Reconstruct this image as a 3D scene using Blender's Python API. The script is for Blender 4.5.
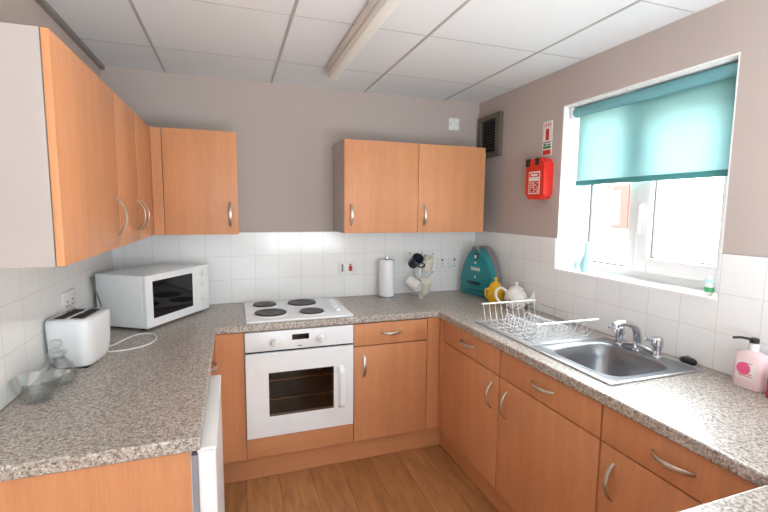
import bpy, bmesh, math, random
from mathutils import Vector, Matrix
R = math.radians
random.seed(4)
S = bpy.context.scene
for o in list(bpy.data.objects): bpy.data.objects.remove(o)
COL = S.collection

# ---------------------------------------------------------------- camera, world, light, exposure
H, W = 2.325, 2.47            # ceiling height, room width (x); back wall y=0, room runs to -y
XL, XR, YE = .588, 1.863, -1.747
A = .91                       # worktop height
cd = bpy.data.cameras.new('camera'); cam = bpy.data.objects.new('camera', cd); COL.objects.link(cam)
cd.sensor_width = 36; cd.lens = 435.9*36/768; cd.clip_start = .02
m = Matrix(((0.94480594,0.02646736,-0.32655967,0.6862),(-0.32750625,0.10374439,-0.93913618,-2.967),(0.00902228,0.99425177,0.10668654,1.5272),(0,0,0,1)))
cam.matrix_world = m
S.camera = cam
wd = bpy.data.worlds.new('sky'); S.world = wd; wd.use_nodes = True
bg = wd.node_tree.nodes['Background']; bg.inputs[0].default_value = (.84,.94,1,1)
# even sky, boosted on the window side to strengthen the light coming in
_t = wd.node_tree; _c = _t.nodes.new('ShaderNodeTexCoord'); _s = _t.nodes.new('ShaderNodeSeparateXYZ'); _r = _t.nodes.new('ShaderNodeMapRange')
_r.inputs['From Min'].default_value = .2; _r.inputs['From Max'].default_value = .75; _r.inputs['To Min'].default_value = 1.7; _r.inputs['To Max'].default_value = 21
_t.links.new(_c.outputs['Generated'], _s.inputs[0]); _m = _t.nodes.new('ShaderNodeMath'); _m.operation = 'MULTIPLY_ADD'; _m.inputs[1].default_value = .8; _t.links.new(_s.outputs[1], _m.inputs[0]); _t.links.new(_s.outputs[0], _m.inputs[2]); _t.links.new(_m.outputs[0], _r.inputs['Value']); _t.links.new(_r.outputs[0], bg.inputs[1])
def light(name, kind, loc, energy, rot=(0,0,0), size=None, col=(1,1,1)):
    l = bpy.data.lights.new(name, kind); l.energy = energy; l.color = col
    if kind == 'AREA':
        l.shape = 'RECTANGLE'; l.size, l.size_y = size
    o = bpy.data.objects.new(name, l); COL.objects.link(o); o.location = loc; o.rotation_euler = rot
    return o
sun = light('sun','SUN',(-4,2,8),24); sun.data.angle = R(2)
sun.rotation_euler = Vector((.75,-.25,-.6)).to_track_quat('-Z','Y').to_euler()
p = light('window_portal','AREA',(2.80,-1.357,1.647),1,(0,R(90),0),(.94,.92)); p.data.cycles.is_portal = True
p = light('rear_portal','AREA',(1.235,-4.6,1.16),1,(R(90),0,0),(2.47,2.32)); p.data.cycles.is_portal = True
S.view_settings.view_transform = 'Standard'; S.view_settings.look = 'None'
S.view_settings.gamma = 1; S.view_settings.use_curve_mapping = False
light('added_ceiling_fill','AREA',(1.6,-2.95,1.1),17,(R(172),0,0),(1.0,.9),(.88,.95,1))  # added fill aimed up to brighten the ceiling
S.view_settings.exposure = 1.05

# ---------------------------------------------------------------- materials
def srgb(c): return tuple((v/12.92 if v <= .04045 else ((v+.055)/1.055)**2.4) for v in [x/255 for x in c])+(1,)
class NT:
    def __init__(s, name):
        s.m = bpy.data.materials.new(name); s.m.use_nodes = True; s.t = s.m.node_tree
        s.b = s.t.nodes['Principled BSDF']
    def n(s, kind, **kw):
        x = s.t.nodes.new('ShaderNode'+kind)
        for k, v in kw.items():
            if k.startswith('i_'):
                key = k[2:].replace('_',' '); x.inputs[int(key) if key.isdigit() else key].default_value = v
            else: setattr(x, k, v)
        return x
    def l(s, a, b): s.t.links.new(a, b)
    def ramp(s, fac, stops):
        r = s.n('ValToRGB'); e = r.color_ramp.elements
        while len(e) < len(stops): e.new(.5)
        for q, (pos, c) in zip(e, stops): q.position = pos; q.color = c
        s.l(fac, r.inputs[0]); return r.outputs[0]
    def bump(s, h, strength=.3, dist=.002):
        b = s.n('Bump'); b.inputs['Strength'].default_value = strength; b.inputs['Distance'].default_value = dist
        s.l(h, b.inputs['Height']); s.l(b.outputs[0], s.b.inputs['Normal'])
    def coord(s, scale=(1,1,1), kind='Object'):
        c = s.n('TexCoord'); mp = s.n('Mapping'); mp.inputs['Scale'].default_value = scale
        s.l(c.outputs[kind], mp.inputs[0]); return mp.outputs[0]
def plain(name, c, rough=.5, metal=0, spec=.5, trans=0, alpha=1, var=.03, coat=0):
    k = NT(name); b = k.b
    b.inputs['Roughness'].default_value = rough; b.inputs['Metallic'].default_value = metal
    b.inputs['Specular IOR Level'].default_value = spec
    b.inputs['Transmission Weight'].default_value = trans; b.inputs['Coat Weight'].default_value = coat
    col = srgb(c) if max(c) > 1 else tuple(c)+(1,)
    nz = k.n('TexNoise'); nz.inputs['Scale'].default_value = 12; nz.inputs['Detail'].default_value = 3
    k.l(k.coord(), nz.inputs['Vector'])
    k.l(k.ramp(nz.outputs[0], [(.3, tuple(v*(1-var) for v in col[:3])+(1,)), (.7, col)]), b.inputs['Base Color'])
    return k.m
def beech(name, base=(206,149,112), axis='z'):
    k = NT(name); b = k.b; c = Vector(srgb(base)[:3])
    sc = {'z':(14,14,.9),'x':(.9,14,14),'y':(14,.9,14)}[axis]
    n1 = k.n('TexNoise'); n1.inputs['Scale'].default_value = 1.6; n1.inputs['Detail'].default_value = 5; n1.inputs['Distortion'].default_value = .3
    k.l(k.coord(sc), n1.inputs['Vector'])
    sc2 = tuple(v*7 for v in sc)
    n2 = k.n('TexNoise'); n2.inputs['Scale'].default_value = 2; n2.inputs['Detail'].default_value = 2
    k.l(k.coord(sc2), n2.inputs['Vector'])
    r1 = k.ramp(n1.outputs[0], [(.3, tuple(c*.93)+(1,)), (.7, tuple(c*1.05)+(1,))])
    r2 = k.ramp(n2.outputs[0], [(.35,(.9,.88,.86,1)), (.6,(1,1,1,1))])
    mx = k.n('Mix', data_type='RGBA', blend_type='MULTIPLY'); mx.inputs[0].default_value = .6
    k.l(r1, mx.inputs[6]); k.l(r2, mx.inputs[7]); k.l(mx.outputs[2], b.inputs['Base Color'])
    b.inputs['Roughness'].default_value = .42; b.inputs['Specular IOR Level'].default_value = .4
    return k.m
def granite():
    k = NT('speckled_laminate'); v = k.coord()
    a = k.n('TexVoronoi'); a.inputs['Scale'].default_value = 210; k.l(v, a.inputs['Vector'])
    nz = k.n('TexNoise'); nz.inputs['Scale'].default_value = 90; nz.inputs['Detail'].default_value = 4; k.l(v, nz.inputs['Vector'])
    sp = k.n('SeparateColor'); k.l(a.outputs['Color'], sp.inputs[0])
    c1 = k.ramp(sp.outputs[0], [(0, srgb((122,108,98))), (.25, srgb((162,152,142))), (.6, srgb((182,175,166))), (1, srgb((214,208,200)))])
    c2 = k.ramp(nz.outputs[0], [(.36, srgb((190,172,160))), (.5, (1,1,1,1))])
    mx = k.n('Mix', data_type='RGBA', blend_type='MULTIPLY'); mx.inputs[0].default_value = .8
    k.l(c1, mx.inputs[6]); k.l(c2, mx.inputs[7]); k.l(mx.outputs[2], k.b.inputs['Base Color'])
    k.b.inputs['Roughness'].default_value = .34; k.b.inputs['Specular IOR Level'].default_value = .6
    return k.m
def tile(name, ax, off, zoff=A):
    k = NT(name); c = k.n('TexCoord'); s = k.n('SeparateXYZ'); k.l(c.outputs['Object'], s.inputs[0])
    ad = k.n('Math', operation='ADD'); k.l(s.outputs[ax], ad.inputs[0]); ad.inputs[1].default_value = off
    az = k.n('Math', operation='SUBTRACT'); k.l(s.outputs[2], az.inputs[0]); az.inputs[1].default_value = zoff
    cb = k.n('CombineXYZ'); k.l(ad.outputs[0], cb.inputs[0]); k.l(az.outputs[0], cb.inputs[1])
    br = k.n('TexBrick', offset=0.0, squash=1.0)
    k.l(cb.outputs[0], br.inputs['Vector'])
    for key, v in {'Scale':1,'Mortar Size':.0014,'Mortar Smooth':.3,'Bias':0,'Brick Width':.15,'Row Height':.1533}.items(): br.inputs[key].default_value = v
    br.inputs['Color1'].default_value = srgb((238,238,237)); br.inputs['Color2'].default_value = srgb((235,235,234)); br.inputs['Mortar'].default_value = srgb((212,210,206))
    k.l(br.outputs[0], k.b.inputs['Base Color'])
    k.bump(br.outputs['Fac'], -.5, .001)
    k.b.inputs['Roughness'].default_value = .14
    return k.m
def wood_floor():
    k = NT('wood_plank_vinyl'); c = k.n('TexCoord'); s = k.n('SeparateXYZ'); k.l(c.outputs['Object'], s.inputs[0])
    cb = k.n('CombineXYZ'); k.l(s.outputs[1], cb.inputs[0]); k.l(s.outputs[0], cb.inputs[1])
    br = k.n('TexBrick', offset=.37); k.l(cb.outputs[0], br.inputs['Vector'])
    for key, v in {'Scale':1,'Mortar Size':.0012,'Mortar Smooth':.2,'Brick Width':1.2,'Row Height':.18}.items(): br.inputs[key].default_value = v
    br.inputs['Color1'].default_value = srgb((176,124,80)); br.inputs['Color2'].default_value = srgb((198,146,98)); br.inputs['Mortar'].default_value = srgb((84,54,34))
    n = k.n('TexNoise'); n.inputs['Scale'].default_value = 3; n.inputs['Detail'].default_value = 6; n.inputs['Distortion'].default_value = .8
    k.l(k.coord((9,1.3,1)), n.inputs['Vector'])
    g = k.ramp(n.outputs[0], [(.30,(.70,.65,.60,1)),(.5,(.92,.90,.87,1)),(.70,(1.1,1.08,1.05,1))])
    mx = k.n('Mix', data_type='RGBA', blend_type='MULTIPLY'); mx.inputs[0].default_value = 1
    k.l(br.outputs[0], mx.inputs[6]); k.l(g, mx.inputs[7]); k.l(mx.outputs[2], k.b.inputs['Base Color'])
    k.b.inputs['Roughness'].default_value = .38
    return k.m
def paint(name, c, rough=.8):
    k = NT(name); n = k.n('TexNoise'); n.inputs['Scale'].default_value = 220; n.inputs['Detail'].default_value = 3
    k.l(k.coord(), n.inputs['Vector']); k.b.inputs['Base Color'].default_value = srgb(c); k.b.inputs['Roughness'].default_value = rough
    k.bump(n.outputs[0], .15, .001); return k.m
def bricks():
    k = NT('pale_brick'); c = k.n('TexCoord'); s = k.n('SeparateXYZ'); k.l(c.outputs['Object'], s.inputs[0])
    cb = k.n('CombineXYZ'); k.l(s.outputs[1], cb.inputs[0]); k.l(s.outputs[2], cb.inputs[1])
    br = k.n('TexBrick'); k.l(cb.outputs[0], br.inputs['Vector'])
    for key, v in {'Scale':1,'Mortar Size':.008,'Brick Width':.225,'Row Height':.075}.items(): br.inputs[key].default_value = v
    br.inputs['Color1'].default_value = srgb((226,204,184)); br.inputs['Color2'].default_value = srgb((236,220,206)); br.inputs['Mortar'].default_value = srgb((232,222,206))
    k.l(br.outputs[0], k.b.inputs['Base Color']); k.b.inputs['Roughness'].default_value = .9
    return k.m
def glass(name, tint=(1,1,1), f=.08):
    k = NT(name); t = k.t; t.nodes.remove(k.b)
    tr = k.n('BsdfTransparent'); tr.inputs[0].default_value = tuple(tint)+(1,)
    gl = k.n('BsdfGlossy'); gl.inputs['Roughness'].default_value = .02
    fr = k.n('LayerWeight'); fr.inputs[0].default_value = .25
    mu = k.n('Math', operation='MULTIPLY_ADD'); k.l(fr.outputs['Facing'], mu.inputs[0]); mu.inputs[1].default_value = .35; mu.inputs[2].default_value = f
    mx = k.n('MixShader'); k.l(mu.outputs[0], mx.inputs[0]); k.l(tr.outputs[0], mx.inputs[1]); k.l(gl.outputs[0], mx.inputs[2])
    k.l(mx.outputs[0], t.nodes['Material Output'].inputs[0]); return k.m
def fabric(name, c, trans, c2=None):
    k = NT(name); t = k.t; k.b.inputs['Roughness'].default_value = .8; k.b.inputs['Base Color'].default_value = srgb(c)
    tl = k.n('BsdfTranslucent'); tl.inputs[0].default_value = srgb(c2 or c)
    w = k.n('TexNoise'); w.inputs['Scale'].default_value = 400; k.l(k.coord(), w.inputs['Vector']); k.bump(w.outputs[0], .1, .0005)
    mx = k.n('MixShader'); mx.inputs[0].default_value = trans
    k.l(k.b.outputs[0], mx.inputs[1]); k.l(tl.outputs[0], mx.inputs[2]); k.l(mx.outputs[0], t.nodes['Material Output'].inputs[0])
    return k.m
M = dict(
 wall=paint('mauve_paint',(184,171,164)), ceil=paint('ceiling_board',(226,227,228)), bar=plain('grid_metal',(176,172,168),.5),
 edge=plain('angle_metal',(140,132,126),.5),
 beech=beech('beech_laminate',(208,145,101)), beechx=beech('beech_laminate_across',(208,145,101),axis='x'), beechy=beech('beech_laminate_along',(208,145,101),axis='y'), beechd=beech('beech_edge',(180,112,72)),
 white=plain('white_melamine',(174,166,161),.4), gran=granite(), floor=wood_floor(),
 tb=tile('tile_back',0,-.671+.75), tr=tile('tile_right',1,1.82+1.5), tl=tile('tile_left',1,3),
 upvc=plain('white_upvc',(240,240,240),.3), gask=plain('grey_gasket',(110,112,116),.6), reveal=paint('white_paint',(238,237,235)),
 glass=glass('window_glass',f=.03), blind=fabric('teal_blind_fabric',(112,166,168),.42,(204,228,230)), blindd=fabric('teal_blind_hem',(92,160,160),.3),
 nickel=plain('satin_nickel',(205,199,190),.38,1), chrome=plain('chrome',(215,215,218),.08,1), steel=plain('stainless_steel',(214,215,218),.42,1),
 bowl=plain('bowl_steel_shaded',(150,152,156),.34,1), tubec=plain('blind_roll',(112,166,172),.7),  # bowl steel colour darkened to stand in for dark reflections inside the bowl
 enamel=plain('white_enamel',(240,243,245),.2), iron=plain('cast_iron_plate',(62,58,58),.5), black=plain('black_plastic',(24,24,26),.35), blackg=plain('black_glass',(14,13,14),.06),
 plastic=plain('white_plastic',(232,232,230),.35), slotd=plain('dark_slot',(26,26,28),.6), ovenin=plain('oven_cavity',(52,42,34),.5),
 brick=bricks(), redfr=plain('red_window_frame',(150,44,36),.5), pale=plain('pale_render',(225,222,216),.8),
 red=plain('red_pouch',(222,44,34),.38), redp=plain('red_print',(205,40,36),.5), green=plain('green_print',(60,130,90),.5), label=plain('label_paper',(232,226,220),.5),
 cord=plain('grey_green_cord',(120,122,108),.5), roll=plain('kitchen_paper',(238,238,240),.9), yellow=plain('yellow_glaze',(228,178,34),.25),
 navy=plain('navy_glaze',(52,56,72),.2), cream=plain('cream_glaze',(232,226,208),.2), china=plain('white_china',(236,232,228),.15), 
 teal=plain('teal_plastic',(8,136,142),.16,coat=.5), teald=plain('dark_teal_plastic',(6,78,88),.2), tealk=plain('deep_teal_recess',(8,52,60),.3), grey=plain('grey_plastic',(128,124,122),.4),
 brown=plain('vent_frame_metal',(100,92,80),.45), louvre=plain('vent_louvre',(84,78,72),.5), diff=plain('fitting_diffuser',(232,230,222),.4), fit=plain('fitting_body',(226,222,212),.5),
 pink=plain('pink_print',(232,92,140),.4), soap=plain('pale_pink_plastic',(238,212,214),.2), rose=plain('rose_red_plastic',(214,60,84),.25),
 jar=glass('clear_glass',(.93,.95,.95),.10), sky=plain('turquoise_glass',(176,226,232),.1), groove=plain('door_gap',(60,40,30),.8), ground=plain('paving',(205,204,202),.9),
 leaf=plain('green_glaze',(70,160,110),.3), fgrey=plain('appliance_seal',(150,152,160),.5),
)
k = NT('floral_china'); 
v = k.n('TexVoronoi'); v.inputs['Scale'].default_value = 55; k.l(k.coord(), v.inputs['Vector'])
sx = k.n('SeparateXYZ'); k.l(k.coord(), sx.inputs[0])
lo = k.n('Math', operation='LESS_THAN'); k.l(sx.outputs[2], lo.inputs[0]); lo.inputs[1].default_value = .055
ls = k.n('Math', operation='LESS_THAN'); k.l(v.outputs['Distance'], ls.inputs[0]); ls.inputs[1].default_value = .42
an = k.n('Math', operation='MULTIPLY'); k.l(lo.outputs[0], an.inputs[0]); k.l(ls.outputs[0], an.inputs[1])
sc = k.n('SeparateColor'); k.l(v.outputs['Color'], sc.inputs[0])
fc = k.ramp(sc.outputs[0], [(0,srgb((110,130,90))),(.4,srgb((190,120,90))),(.7,srgb((226,216,200))),(1,srgb((150,80,90)))])
mx = k.n('Mix', data_type='RGBA'); k.l(an.outputs[0], mx.inputs[0]); mx.inputs[6].default_value = srgb((236,230,224)); k.l(fc, mx.inputs[7])
k.l(mx.outputs[2], k.b.inputs['Base Color']); k.b.inputs['Roughness'].default_value = .15
M['floral'] = k.m

# ---------------------------------------------------------------- helpers
def bx(bm, x0,y0,z0,x1,y1,z1, bev=0, seg=2):
    mt = Matrix.Translation(((x0+x1)/2,(y0+y1)/2,(z0+z1)/2)) @ Matrix.Diagonal((abs(x1-x0),abs(y1-y0),abs(z1-z0),1))
    g = bmesh.ops.create_cube(bm, size=1, matrix=mt)
    if bev:
        es = list({e for v in g['verts'] for e in v.link_edges})
        bmesh.ops.bevel(bm, geom=es, offset=bev, segments=seg, affect='EDGES', profile=.6)
    return bm
def box(*a, bev=0, seg=2): return bx(bmesh.new(), *a, bev=bev, seg=seg)
def lathe(bm, prof, c=(0,0,0), n=32, mat=None):
    rings = []
    for r, z in prof:
        if r < 1e-5: rings.append([bm.verts.new((c[0],c[1],c[2]+z))])
        else: rings.append([bm.verts.new((c[0]+r*math.cos(2*math.pi*i/n), c[1]+r*math.sin(2*math.pi*i/n), c[2]+z)) for i in range(n)])
    for a, b in zip(rings, rings[1:]):
        for i in range(n):
            j = (i+1) % n
            q = [a[i%len(a)], a[j%len(a)], b[j%len(b)], b[i%len(b)]]
            q = [v for h, v in enumerate(q) if v not in q[:h]]
            if len(q) > 2: bm.faces.new(q)
    if mat is not None: bmesh.ops.transform(bm, matrix=mat, verts=[v for r in rings for v in r])
    return bm
def smooth_path(pts, n=8):
    P = [Vector(p) for p in pts]; out = []
    for i in range(len(P)-1):
        p0, p1, p2, p3 = P[max(i-1,0)], P[i], P[i+1], P[min(i+2,len(P)-1)]
        for t in [k/n for k in range(n)]:
            out.append(.5*((2*p1)+(p2-p0)*t+(2*p0-5*p1+4*p2-p3)*t*t+(3*p1-p0-3*p2+p3)*t**3))
    out.append(P[-1]); return out
def sweep(bm, pts, rad, n=8, up=None, closed=False):
    """tube of radius rad (number, list, or (ra, rb) pairs) along pts, capped"""
    P = [Vector(p) for p in pts]; rings = []; N = len(P)
    T0 = (P[1]-P[0]).normalized()
    nn = Vector(up) if up else (Vector((0,0,1)) if abs(T0.z) < .9 else Vector((1,0,0)))
    for i, p in enumerate(P):
        if closed: t = (P[(i+1)%N]-P[i-1]).normalized()
        else: t = (P[min(i+1,N-1)]-P[max(i-1,0)]).normalized()
        nn = (nn - t*nn.dot(t)).normalized(); bb = t.cross(nn)
        r = rad[i] if isinstance(rad, list) else rad
        ra, rb = r if isinstance(r, tuple) else (r, r)
        rings.append([bm.verts.new(p+nn*ra*math.cos(2*math.pi*j/n)+bb*rb*math.sin(2*math.pi*j/n)) for j in range(n)])
    pr = list(zip(rings, rings[1:]))+([(rings[-1], rings[0])] if closed else [])
    for a, b in pr:
        for j in range(n): bm.faces.new([a[j],a[(j+1)%n],b[(j+1)%n],b[j]])
    if not closed: bm.faces.new(rings[0][::-1]); bm.faces.new(rings[-1])
    return bm
def tube(pts, rad, n=8, **kw): return sweep(bmesh.new(), pts, rad, n, **kw)
def slab(us, vs, holes, w0, w1, f):
    """grid slab in a (u,v) plane, cells whose centre falls in a hole left out; f maps (u,v,w) to a point"""
    bm = bmesh.new(); V = {}
    def vt(i,j,k):
        if (i,j,k) not in V: V[i,j,k] = bm.verts.new(f(us[i],vs[j],(w0,w1)[k]))
        return V[i,j,k]
    def on(i,j):
        if not (0 <= i < len(us)-1 and 0 <= j < len(vs)-1): return False
        u, v = (us[i]+us[i+1])/2, (vs[j]+vs[j+1])/2
        return not any(min(a,c) < u < max(a,c) and min(b,d) < v < max(b,d) for a,b,c,d in holes)
    for i in range(len(us)-1):
        for j in range(len(vs)-1):
            if not on(i,j): continue
            for k in (0,1): bm.faces.new([vt(i,j,k),vt(i+1,j,k),vt(i+1,j+1,k),vt(i,j+1,k)])
            for di,dj,a,b in ((-1,0,(i,j),(i,j+1)),(1,0,(i+1,j),(i+1,j+1)),(0,-1,(i,j),(i+1,j)),(0,1,(i,j+1),(i+1,j+1))):
                if not on(i+di,j+dj): bm.faces.new([vt(*a,0),vt(*b,0),vt(*b,1),vt(*a,1)])
    return bm
def extrude_outline(pts, h, bev=0, seg=3):
    """closed outline in the local xz plane, given depth h along +y"""
    bm = bmesh.new(); a = [bm.verts.new((x,0,z)) for x,z in pts]; b = [bm.verts.new((x,h,z)) for x,z in pts]
    n = len(pts); fa = bm.faces.new(a); fb = bm.faces.new(b[::-1])
    for i in range(n): bm.faces.new([a[i],b[i],b[(i+1)%n],a[(i+1)%n]])
    if bev: bmesh.ops.bevel(bm, geom=list(fa.edges)+(list(fb.edges)), offset=bev, segments=seg, affect='EDGES')
    return bm
def obj(name, bm, mat, parent=None, sharp=32, bevel=0, label=None):
    bmesh.ops.recalc_face_normals(bm, faces=bm.faces)
    me = bpy.data.meshes.new(name); bm.to_mesh(me); bm.free()
    me.materials.append(mat)
    for q in me.polygons: q.use_smooth = True
    me.set_sharp_from_angle(angle=R(sharp))
    o = bpy.data.objects.new(name, me); COL.objects.link(o)
    if parent: o.parent = parent
    if bevel:
        b = o.modifiers.new('bevel','BEVEL'); b.width = bevel; b.segments = 3; b.limit_method = 'ANGLE'
    if label: o['label'] = label
    return o
def tag(o, label, cat, group=None):
    o['label'] = label; o['category'] = cat
    if group: o['group'] = group
    return o
def thing(name, label, cat, loc=(0,0,0), rz=0, group=None):
    o = bpy.data.objects.new(name, None); COL.objects.link(o); o.location = loc; o.rotation_euler = (0,0,rz); o.empty_display_size = .05
    return tag(o, label, cat, group)
def struct(name, bm, mat, **kw):
    o = obj(name, bm, mat, **kw); o['kind'] = 'structure'; return o
def dup(o, loc=None, rot=None, label=None, parent=None):
    c = o.copy(); COL.objects.link(c)
    if parent: c.parent = parent
    for ch in [x for x in bpy.data.objects if x.parent == o and x != c]: dup(ch, parent=c)
    if loc is not None: c.location = loc
    if rot is not None: c.rotation_euler = rot
    if label: c['label'] = label
    return c
def frange(a, b, n): return [a+(b-a)*i/(n-1) for i in range(n)]

# ---------------------------------------------------------------- room shell
YR = -4.5
struct('floor', box(-.1,YR,-.1,W+.3,.1,0), M['floor'])
struct('ceiling', box(-.1,YR,H,W+.3,.1,H+.15), M['ceil'])
struct('wall_back', box(-.1,0,0,W+.3,.12,H), M['wall'])
struct('wall_left', box(-.12,YR,0,0,0,H), M['wall'])
WY0, WY1, WZ0, WZ1 = -.902, -1.813, 1.18, 2.115
f_r = lambda u,v,w: (w,u,v)
struct('wall_right', slab([0,WY0,WY1,YR],[0,WZ0,WZ1,H],[(WY0,WZ0,WY1,WZ1)],W,W+.30,f_r), M['wall'])
# suspended ceiling grid
g = bmesh.new()
for x in (.334,.945,1.562,2.172): bx(g, x-.006,YR,H-.003,x+.006,0,H)
struct('trim_1', g, M['bar'])
g = bmesh.new(); 
bars = [0,.334,.945,1.562,2.172,W]
for y in (-.43,-1.04,-1.63,-2.24,-2.85,-3.46,-4.07):
    for a, b in zip(bars, bars[1:]): bx(g, a+.009,y-.0022,H-.001,b-.009,y+.0022,H)
struct('trim_2', g, M['bar'])
struct('trim_3', box(0,YR,H-.022,.022,0,H-.0001), M['edge'])
# wall tiles
TZ = 1.370
struct('trim_4', box(0,-.008,A,W,0,TZ), M['tb'])
struct('trim_5', slab([-.008,WY0,WY1,-2.97],[A,WZ0,TZ],[(WY0,WZ0,WY1,TZ)],W-.008,W,f_r), M['tr'])
struct('trim_6', box(0,-2.3,A,.008,-.008,TZ), M['tl'])
# window
rv = bmesh.new()
bx(rv, W-.012,WY1,WZ0,W+.16,WY0,WZ0+.012); bx(rv, W,WY1,WZ1-.006,W+.16,WY0,WZ1)
bx(rv, W,WY0-.006,WZ0+.012,W+.16,WY0,WZ1-.006); bx(rv, W,WY1,WZ0+.012,W+.16,WY1+.006,WZ1-.006)
struct('trim_7', rv, M['reveal'])
wx0, wx1 = W+.16, W+.23
fr = bmesh.new()
T = .05; MU0, MU1 = -1.235, -1.305
bx(fr, wx0,WY0-T,WZ0,wx1,WY0,WZ1,bev=.004); bx(fr, wx0,WY1,WZ0,wx1,WY1+T,WZ1,bev=.004)
bx(fr, wx0,WY1+T,WZ0,wx1,WY0-T,WZ0+.055,bev=.004); bx(fr, wx0,WY1+T,WZ1-T,wx1,WY0-T,WZ1,bev=.004)
bx(fr, wx0,MU1,WZ0+.055,wx1,MU0,WZ1-T,bev=.004)
win = struct('window_1', fr, M['upvc'])
def sash(y0, y1, z0, z1, t=.072):
    b = bmesh.new(); xa, xb = wx0-.018, wx1-.02
    bx(b, xa,y0-t,z0,xb,y0,z1,bev=.006); bx(b, xa,y1,z0,xb,y1+t,z1,bev=.006)
    bx(b, xa,y1+t,z0,xb,y0-t,z0+t,bev=.006); bx(b, xa,y1+t,z1-t,xb,y0-t,z1,bev=.006)
    s = obj('window_sash', b, M['upvc'], win)
    q = bmesh.new(); xa, xb = wx0+.01, wx0+.02; u = .006
    bx(q, xa,y0-t-u,z0+t,xb,y0-t,z1-t); bx(q, xa,y1+t,z0+t,xb,y1+t+u,z1-t); bx(q, xa,y1+t+u,z0+t,xb,y0-t-u,z0+t+u); bx(q, xa,y1+t+u,z1-t-u,xb,y0-t-u,z1-t)
    obj('gasket', q, M['gask'], s)
    obj('pane', box(wx0+.022,y1+t,z0+t,wx0+.028,y0-t,z1-t), M['glass'], s)
sash(MU1+.008, WY1+T-.008, WZ0+.047, WZ1-T+.008)
q = bmesh.new(); u=.008
y0, y1, z0, z1 = WY0-T, MU0, WZ0+.055, WZ1-T
bx(q, wx0+.02,y0-u,z0,wx0+.035,y0,z1); bx(q, wx0+.02,y1,z0,wx0+.035,y1+u,z1); bx(q, wx0+.02,y1+u,z0,wx0+.035,y0-u,z0+u)
obj('gasket', q, M['gask'], win)
obj('pane', box(wx0+.035,y1,z0,wx0+.041,y0,z1), M['glass'], win)
hb = bmesh.new(); bx(hb, wx0-.03,-1.342,1.50,wx0-.018,-1.318,1.57,bev=.003); bx(hb, wx0-.045,-1.338,1.42,wx0-.03,-1.322,1.56,bev=.004)
obj('window_handle', hb, M['upvc'], win)

# outside: ground and the building opposite
o = struct('ground', box(2.9,-14,-3.1,12,14,-3), M['ground'])
bl = thing('neighbouring_building', 'pale sunlit brick building seen across the gap through the window', 'building', (6,0,-3))
obj('brick_wall', slab([-10,1.80,2.30,10],[0,4.30,4.90,5.7],[(1.80,4.30,2.30,4.90)],0,.3,lambda u,v,w:(w,u,v)), M['brick'], bl)
fw = bmesh.new()
bx(fw, -.03,1.76,4.84,.06,2.30,4.92); bx(fw, -.03,1.76,4.28,.06,2.30,4.34); bx(fw, -.03,1.76,4.34,.06,1.90,4.84)
wf = obj('window_frame', fw, M['redfr'], bl, label='red-brown painted window frame')
obj('pane', box(.07,1.80,4.30,.08,2.30,4.90), M['pale'], wf)

# ---------------------------------------------------------------- roller blind
t = thing('roller_blind', 'teal translucent roller blind pulled halfway down over the window', 'blind', (W+.06,-1.368,2.075))
obj('tube', lathe(bmesh.new(), [(0,-.43),(.026,-.43),(.026,.43),(0,.43)], n=24, mat=Matrix.Rotation(R(90),4,'X')), M['tubec'], t)
obj('fabric_screen', box(.020,-.425,-.39,.021,.425,.012), M['blind'], t)
obj('bottom_bar', box(.014,-.427,-.405,.026,.427,-.378,bev=.004), M['blindd'], t)
for s in (-1,1): obj('bracket', box(-.035,s*.4365-.003,-.035,.03,s*.4365+.003,.034), M['plastic'], t)
obj('headrail', box(-.03,-.43,.028,.02,.43,.034), M['plastic'], t)

# ---------------------------------------------------------------- handles and cabinets
def handle_bm(L=.135, proj=.033):
    pts, rad = [], []
    for i in range(17):
        s = -1+2*i/16; pts.append((0,-proj*(1-s*s)**.8 if abs(s)<1 else 0, s*L/2)); k = 1-abs(s)**3*.35
        rad.append((.0088*k,.0036))
    return sweep(bmesh.new(), pts, rad, 10, up=(1,0,0))
HM = obj('handle', handle_bm(), M['nickel']).data
bpy.data.objects.remove(bpy.data.objects['handle'])
def handle(parent, loc, horizontal=False):
    o = bpy.data.objects.new('handle', HM); COL.objects.link(o); o.parent = parent; o.location = loc
    if horizontal: o.rotation_euler = (0,R(90),0)
    o['label'] = 'bowed satin nickel handle'
    return o
def carcass(w, d, z0, z1, top, mat, parent, x0=0):
    b = bmesh.new(); q = .016
    f_ = .001 if top else .010
    bx(b, x0,f_,z0,x0+q,d,z1); bx(b, x0+w-q,f_,z0,x0+w,d,z1); bx(b, x0+q,f_,z0,x0+w-q,d,z0+q); bx(b, x0+q,d-q,z0+q,x0+w-q,d,z1-(q if top else 0))
    if top: bx(b, x0+q,.001,z1-q,x0+w-q,d,z1)
    return obj('carcass', b, mat, parent)
def base_unit(label, loc, rz, w, hside, d=.53, name='base_cabinet', group='beech base cabinets'):
    """local: x width, front faces -y at y=-.018"""
    t = thing(name, label, 'cabinet', loc, rz, group)
    carcass(w, d, .15, .868, False, M['white'], t)
    dr = obj('drawer', box(.002,-.019,.734,w-.002,-.001,.864,bev=.0015), M['beech'], t)
    handle(dr, (w/2,-.019,.800), True)
    do = obj('door', box(.002,-.019,.152,w-.002,-.001,.7285,bev=.0015), M['beech'], t)
    hx = {'l':.06,'r':w-.06}[hside]
    handle(do, (hx,-.019,.612))
    return t
YF = -.571; XF = XR+.039
base_unit('beech base cabinet with drawer right of the white oven', (1.332,YF,0), 0, .468, 'l')
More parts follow.
